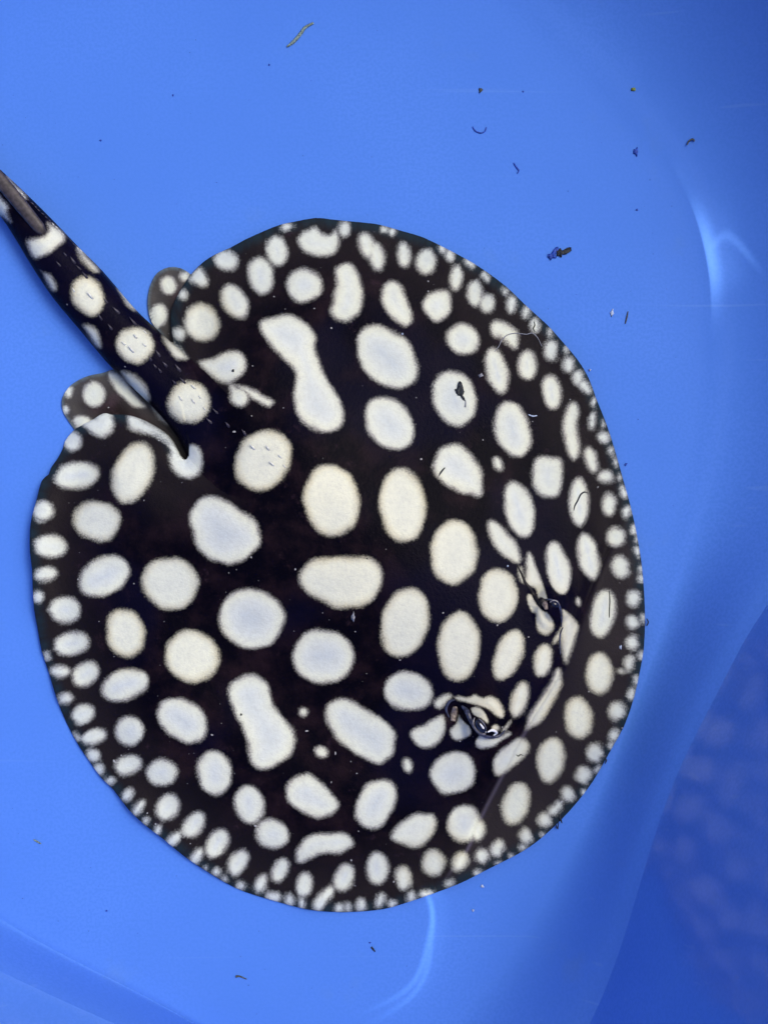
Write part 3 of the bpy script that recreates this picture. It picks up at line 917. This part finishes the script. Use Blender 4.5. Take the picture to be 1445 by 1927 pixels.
# ---- sting on the tail
tube("tail_spine", [(84, 440), (74, 428), (40, 386), (0, 338), (-50, 282), (-100, 232)], [3.0, 11.0, 12.5, 13.0, 9.0, 1.0], M_SPINE, ray, z=[66, 71, 76, 80, 82, 82], flat=0.42, sides=10)

# ---- thorns on tail and back
TH = [(172, 558, 1.3), (162, 520, 1.1), (140, 547, .8), (256, 634, 1.2), (274, 626, .9), (234, 647, 1.1), (249, 659, 1.3), (273, 650, 1.0), (253, 608, 1.2), (341, 751, 1.3), (365, 756, 1.1), (377, 748, .9), (386, 770, .8), (365, 729, 1.1), (330, 721, 1.0), (346, 718, .9), (337, 695, 1.3), (312, 687, 1.1), (302, 698, .9), (284, 676, 1.0), (299, 667, 1.1), (221, 586, 1.2), (209, 617, 1.0), (190, 598, .9), (200, 567, .9), (139, 492, 1.2), (184, 527, .8), (396, 794, 1.1), (430, 801, 1.2), (408, 776, .9), (461, 816, 1.1), (477, 843, 1.3), (505, 844, 1.3), (513, 874, 1.1), (528, 860, .9), (536, 878, .8), (124, 480, .7), (112, 498, .7), (150, 505, .7), (293, 690, .8), (320, 664, .8)]
# serrations along the tail's upper edge
for i in range(24):
    t_ = i / 23.0
    TH.append((6 + 150 * t_ + random.uniform(-1, 1) - 3, 326 + 146 * t_ + random.uniform(-1, 1) + 1, 0.42 + 0.2 * random.random()))
tp = np.array([(a, b) for a, b, c in TH], float)
thz = ray_height(tp[:, 0], tp[:, 1])
tsp = np.minimum(spots(tp[:, 0], tp[:, 1], T_ELL, T_POLY), spots(tp[:, 0], tp[:, 1], ELL, POLY))


def thorn_mesh(mat):
    v = []
    f = []
    for (x, r, z) in ((-5.0, 2.3, -1.2), (0.0, 2.3, 0.4), (5.0, 1.1, 2.6), (9.0, 0.15, 4.2)):
        for k in range(6):
            a = 2 * math.pi * k / 6
            v.append((x * S, r * math.cos(a) * S, (z + r * 0.8 * math.sin(a)) * S))
    for i in range(3):
        for k in range(6):
            f.append((i * 6 + k, i * 6 + (k + 1) % 6, (i + 1) * 6 + (k + 1) % 6, (i + 1) * 6 + k))
    f.append((5, 4, 3, 2, 1, 0))
    f.append((18, 19, 20, 21, 22, 23))
    me = bpy.data.meshes.new("thorn")
    me.from_pydata(v, [], f)
    me.polygons.foreach_set("use_smooth", np.ones(len(f), dtype=bool))
    me.materials.append(mat)
    return me


TM_L, TM_D = thorn_mesh(M_THORN), thorn_mesh(M_THORN_D)
for (a, b, sc), z_, s_ in zip(TH, thz, tsp):
    o = bpy.data.objects.new("thorn", TM_L if s_ < 0 else TM_D)
    link(o, ray)
    o.location = W(a, b, (z_ + 0.2) * S)
    o.rotation_euler = (0, 0, math.radians(128 + random.uniform(-9, 9)))
    sc *= 0.8 if s_ < 0 else 1.0
    o.scale = (sc * random.uniform(0.75, 1.25), sc, sc * random.uniform(0.8, 1.4))

# ------------------------------------------------------------------ drifting debris, each piece a thing of its own, plus one modelled shadow
M_DGREEN = plain("debris_green", (0.16, 0.22, 0.20), 0.6, 0.3, 0.6, 1500)
M_DBLACK = plain("debris_black", (0.014, 0.018, 0.026), 0.6, 0.3, 0.5, 1500)
M_DBLUE = plain("debris_and_shadow_navy", (0.020, 0.060, 0.36), 0.6, 0.3, 0.3, 1500)
M_DYEL = plain("debris_yellow", (0.16, 0.20, 0.04), 0.6, 0.3, 0.5, 1500)
M_DBROWN = plain("debris_brown", (0.055, 0.06, 0.05), 0.6, 0.3, 0.5, 1500)
M_DWHITE = plain("debris_white", (0.40, 0.48, 0.66), 0.5, 0.3, 0.2, 1500)
M_DGREY = plain("debris_grey", (0.20, 0.21, 0.25), 0.5, 0.3, 0.4, 1500)


def crumb(name, u, v, r, mat, label, on_ray=False, n=14, stretch=1.0, rot=0.0, z=None):
    """Irregular little lump."""
    bm = bmesh.new()
    bmesh.ops.create_icosphere(bm, subdivisions=2, radius=1.0)
    c, s = math.cos(rot), math.sin(rot)
    ph = [random.uniform(0, 6.28) for _ in range(6)]
    for q in bm.verts:
        p = q.co.copy()
        k = 1 + 0.28 * math.sin(3 * p.x + ph[0]) * math.sin(4 * p.y + ph[1]) + 0.25 * math.sin(5 * p.y + ph[2]) + 0.18 * math.sin(6 * p.x + 3 * p.z + ph[3])
        p *= k
        x, y = p.x * stretch, p.y
        q.co = Vector((x * c - y * s, x * s + y * c, p.z * 0.55)) * (r * S)
    me = bpy.data.meshes.new(name)
    bm.to_mesh(me)
    bm.free()
    me.polygons.foreach_set("use_smooth", np.ones(len(me.polygons), dtype=bool))
    me.materials.append(mat)
    o = link(bpy.data.objects.new(name, me))
    zz = (hz(u, v) + r * 0.2) if on_ray else (r * 0.3 if z is None else z)
    o.location = W(u, v, zz * S)
    tag(o, label, "debris")
    return o


def ragged(name, u, v, r, mat, label, on_ray=False):
    """Shredded clump with ragged arms, one continuous mesh."""
    bm = bmesh.new()
    bmesh.ops.create_icosphere(bm, subdivisions=4, radius=1.0)
    arms = [(random.uniform(0, 6.28), random.uniform(0.2, 1.0), random.uniform(4, 30)) for _ in range(14)]
    for q in bm.verts:
        p = q.co.copy()
        a = math.atan2(p.y, p.x)
        k = 0.32 + sum(w * math.exp(n * (math.cos(a - b) - 1)) for b, w, n in arms) * 0.62
        k *= 1 + 0.3 * math.sin(9 * p.z + 5 * p.x) * math.sin(8 * p.y)
        q.co = Vector((p.x * k, p.y * k, p.z * 0.22 * (1 + 0.5 * math.sin(7 * p.x * k)))) * (r * S)
    me = bpy.data.meshes.new(name)
    bm.to_mesh(me)
    bm.free()
    me.polygons.foreach_set("use_smooth", np.ones(len(me.polygons), dtype=bool))
    me.materials.append(mat)
    o = link(bpy.data.objects.new(name, me))
    o.location = W(u, v, ((hz(u, v) + 1.2) if on_ray else 2.2) * S)
    tag(o, label, "debris")
    return o


def strand(name, pts, radii, mat, label, on_ray=False, flat=0.6, lift=0.6, cat="debris", zb=1.0):
    o = tube(name, pts, radii, mat, None, z=None if on_ray else [zb], lift=lift, flat=flat, sides=6)
    tag(o, label, cat)
    return o


def tub_z(u, v):
    """Height of the tub's inner surface under a floor pixel, pixel units (only near the cove)."""
    return 1.0


strand("waste_strand", [(540, 88), (553, 78), (566, 63), (574, 52), (590, 43)], [1.6, 3.4, 3.4, 3.0, 2.0], M_DGREEN, "pale green wavy waste strand on the blue floor near the top edge", cat="waste")
crumb("debris_speck", 904, 170, 3.6, M_DBROWN, "dark green-brown speck above the stingray, below the top edge", rot=1.2, stretch=1.3)
crumb("debris_speck", 1191, 169, 3.6, M_DYEL, "small yellow-green speck high up at the right", stretch=1.4)
strand("debris_strand", [(889, 238), (894, 246), (904, 250), (912, 247), (915, 239)], [0.7, 1.2, 1.2, 1.2, .7], M_DBLUE, "thin navy hair bent like a smile on the blue floor")
strand("debris_strand", [(966, 306), (971, 314), (976, 321), (973, 326)], [0.8, 1.4, 1.3, 1.0], M_DBLUE, "short navy bent hair midway between stingray and top edge")
strand("debris_strand", [(1292, 273), (1296, 265), (1303, 262), (1306, 266)], [1.0, 1.6, 1.9, 1.2], M_DBROWN, "small brown hook-shaped strand near the tub's right side", zb=6.0)
crumb("debris_chip", 1196, 286, 4.2, M_DBLUE, "small navy rectangular chip on the floor at the right", stretch=1.6, rot=1.55)
ragged("debris_clump_or_shadow", 1040, 480, 8.0, M_DBLUE, "navy ragged clump touching a black clump at the stingray's upper right")  # cast shadow of the black clump, modelled as a navy piece
ragged("debris_clump_or_shadow", 1054, 477, 9.0, M_DBLACK, "black ragged clump on blue floor at the stingray's upper right")
strand("debris_strand", [(1181, 586), (1179, 597), (1176, 609)], [0.8, 1.5, 1.0], M_DBROWN, "straight dark sliver on the floor right of the stingray")
crumb("debris_flake", 1151, 589, 3.2, M_DWHITE, "small white flake on the floor right of the stingray", stretch=2.0, rot=1.4)
crumb("debris_flake", 1110, 696, 2.0, M_DWHITE, "tiny white flake just outside the disc's right edge", z=3.0)
crumb("debris_speck", 1200, 789, 1.0, M_DBLUE, "faint navy speck on floor right of the stingray's edge")
crumb("debris_speck", 1177, 874, 2.0, M_DBLUE, "navy dot on the floor close to the disc's right edge", stretch=1.6, rot=0.9)
strand("debris_strand", [(1068, 1532), (1050, 1549), (1049, 1560)][1:] + [(1046, 1552)], [1.0, 1.2, 1.0], M_DBLACK, "black tuft at the disc's lower right margin", zb=6)
strand("debris_strand", [(1051, 1532), (1054, 1541), (1057, 1549)], [1.8, 2.0, 0.8], M_DBLACK, "thick black bristle sticking out of the lower right margin", zb=9)
strand("debris_strand", [(1216, 1164), (1219, 1171), (1216, 1178)], [0.8, 1.4, 0.8], M_DBLACK, "tiny black hair on the disc's rightmost margin", zb=6)
strand("debris_strand", [(1135, 1424), (1140, 1430), (1138, 1437)], [1.0, 1.6, 0.8], M_DBLACK, "tiny black hair on margin above the black bristle", zb=6)
ragged("debris_clump_or_shadow", 867, 742, 9.5, M_DBLACK, "black crumb cluster in a white spot right of the middle", True)
strand("debris_strand", [(873, 750), (876, 757), (875, 766)], [0.8, 0.9, 1.6], M_DGREY, "thin grey thread hanging off the black crumb cluster", True, 0.6, 0.8)
strand("debris_strand", [(826, 895), (830, 888), (837, 880)], [0.8, 1.7, 1.0], M_DBLACK, "black sliver lying in a rounded white spot of the back", True)
strand("debris_strand", [(1079, 961), (1081, 952), (1086, 943), (1092, 931), (1099, 926), (1106, 928)], [0.6, 1.3, 1.5, 1.5, 1.3, .6], M_DBLACK, "black S-shaped hair across a tall white spot near the right margin", True)
strand("debris_strand", [(1146, 1112), (1147, 1130), (1146, 1150), (1146, 1162)], [0.7, 1.1, 1.1, 0.8], M_DBROWN, "straight dark hair standing in a white spot on the front flap", True)
strand("debris_strand", [(930, 662), (938, 652), (944, 640), (955, 630), (972, 627), (990, 629), (1002, 627), (1012, 637), (1019, 652)], [0.5, .7, .8, .8, .8, .8, .8, .7, .5], M_DGREY, "long fine grey thread crossing the spots near the upper right margin", True, 0.8, 1.0)
strand("debris_strand", [(1004, 605), (1006, 612), (1003, 618), (1006, 624)], [0.6, 1.2, 1.2, .6], M_DBROWN, "tiny dark squiggle inside a small white margin spot", True)
strand("debris_strand", [(971, 1420), (975, 1423), (979, 1420), (984, 1422)], [0.6, 1.1, 1.1, .6], M_DBROWN, "tiny wavy dark hair in the slanted white spot by the ridge", True)
crumb("debris_speck", 439, 698, 2.4, M_DBLACK, "black speck in the white spot right of the tail root", True)
crumb("debris_speck", 798, 1273, 1.8, M_DBLACK, "black dot on the white spot left of the lower eye", True)
crumb("debris_speck", 691, 1051, 1.5, M_DBLACK, "black dot on the wide white spot in mid back", True)
crumb("debris_speck", 454, 1345, 2.0, M_DBROWN, "brown dot on the lower dumbbell-shaped white spot", True)
strand("debris_flake", [(994, 780), (1002, 783), (1010, 782)], [0.8, 1.4, 0.8], M_DWHITE, "short white sliver on black skin between two tall spots", True)
crumb("debris_flake", 904, 706, 3.0, M_DGREY, "pale grey crumb on black skin beside a tall white spot", True, stretch=1.6, rot=0.5)
crumb("debris_flake", 665, 1160, 3.4, M_DGREY, "pale shred below the wide white spot in mid back", True, stretch=2.4, rot=1.5)
crumb("debris_flake", 955, 1065, 1.7, M_DWHITE, "tiny white grain left of the right-hand eye", True)
crumb("debris_flake", 1167, 1218, 2.4, M_DWHITE, "tiny pale grain on the dark front flap near the right margin", True, stretch=1.5, rot=1.5)
crumb("debris_flake", 757, 628, 2.0, M_DWHITE, "tiny white grain below a tall white spot, upper middle", True)
crumb("debris_flake", 907, 1668, 3.0, M_DWHITE, "white crumb on the floor just below the disc's lower right edge")
crumb("debris_flake", 890, 1713, 2.4, M_DWHITE, "faint white crumb below the disc, second from its lower right edge")
strand("debris_strand", [(64, 1580), (71, 1584), (78, 1588)], [1.0, 1.8, 1.0], M_DGREEN, "short greenish strand at the left edge below the disc")
strand("debris_strand", [(444, 1838), (450, 1837), (458, 1840), (465, 1843)], [2.4, 1.6, 1.2, 0.7], M_DBROWN, "dark-headed strand on the floor below the stingray near the bottom")
strand("debris_strand", [(100, 1889), (107, 1892), (114, 1893)], [0.8, 2.0, 0.8], M_DBROWN, "small dark strand on the tub's lower left side", zb=100)
strand("debris_strand", [(699, 1782), (702, 1786), (706, 1791)], [1.6, 1.8, 0.8], M_DBLACK, "small black sliver on the floor below the stingray's lower edge")
crumb("debris_speck", 696, 1774, 1.6, M_DBLUE, "navy dot right above the small black sliver")
crumb("debris_speck", 201, 1714, 2.0, M_DBLUE, "navy dot on the floor, lower left")
crumb("debris_speck", 190, 264, 2.0, M_DBLUE, "navy dot on the floor between tail and top left")
crumb("debris_speck", 326, 179, 1.7, M_DBLUE, "navy dot on the floor, upper left of middle")
crumb("debris_speck", 507, 122, 1.7, M_DBLUE, "navy dot on floor left below the wavy waste strand")
crumb("debris_speck", 1198, 395, 2.0, M_DBLUE, "navy dot below the rectangular chip")
crumb("debris_speck", 984, 172, 1.7, M_DBLUE, "navy dot right of the green-brown speck")

# fine sediment nobody could count
vs_, fs_ = [], []
k = 0
while k < 150:
    u, v = random.uniform(-40, 1320), random.uniform(-20, 1940)
    pu, pv = np.array([u]), np.array([v])
    if sdf_poly(FE, pu, pv)[0] > -25 or min(sdf_poly(DISC, pu, pv)[0], sdf_poly(TAIL, pu, pv)[0], sdf_poly(FIN_A, pu, pv)[0], sdf_poly(FIN_B, pu, pv)[0]) < 8:
        continue
    r = random.uniform(0.35, 0.95)
    b = len(vs_)
    for (x, y, z) in ((1, 0, 0), (0, 1, 0), (-1, 0, 0), (0, -1, 0), (0, 0, .7), (0, 0, -.2)):
        p_ = W(u + x * r * random.uniform(.7, 1.6), v + y * r, (0.3 + z * r) * S)
        vs_.append(p_)
    fs_ += [(b, b + 1, b + 4), (b + 1, b + 2, b + 4), (b + 2, b + 3, b + 4), (b + 3, b, b + 4), (b + 1, b, b + 5), (b + 2, b + 1, b + 5), (b + 3, b + 2, b + 5), (b, b + 3, b + 5)]
    k += 1
sed = mesh_obj("fine_sediment", vs_, fs_, plain("sediment_navy", (0.03, 0.07, 0.40), 0.7, 0.2, 0.5, 300), None)
tag(sed, "fine scattered sediment grains on the blue tub floor", "sediment", None, "stuff")
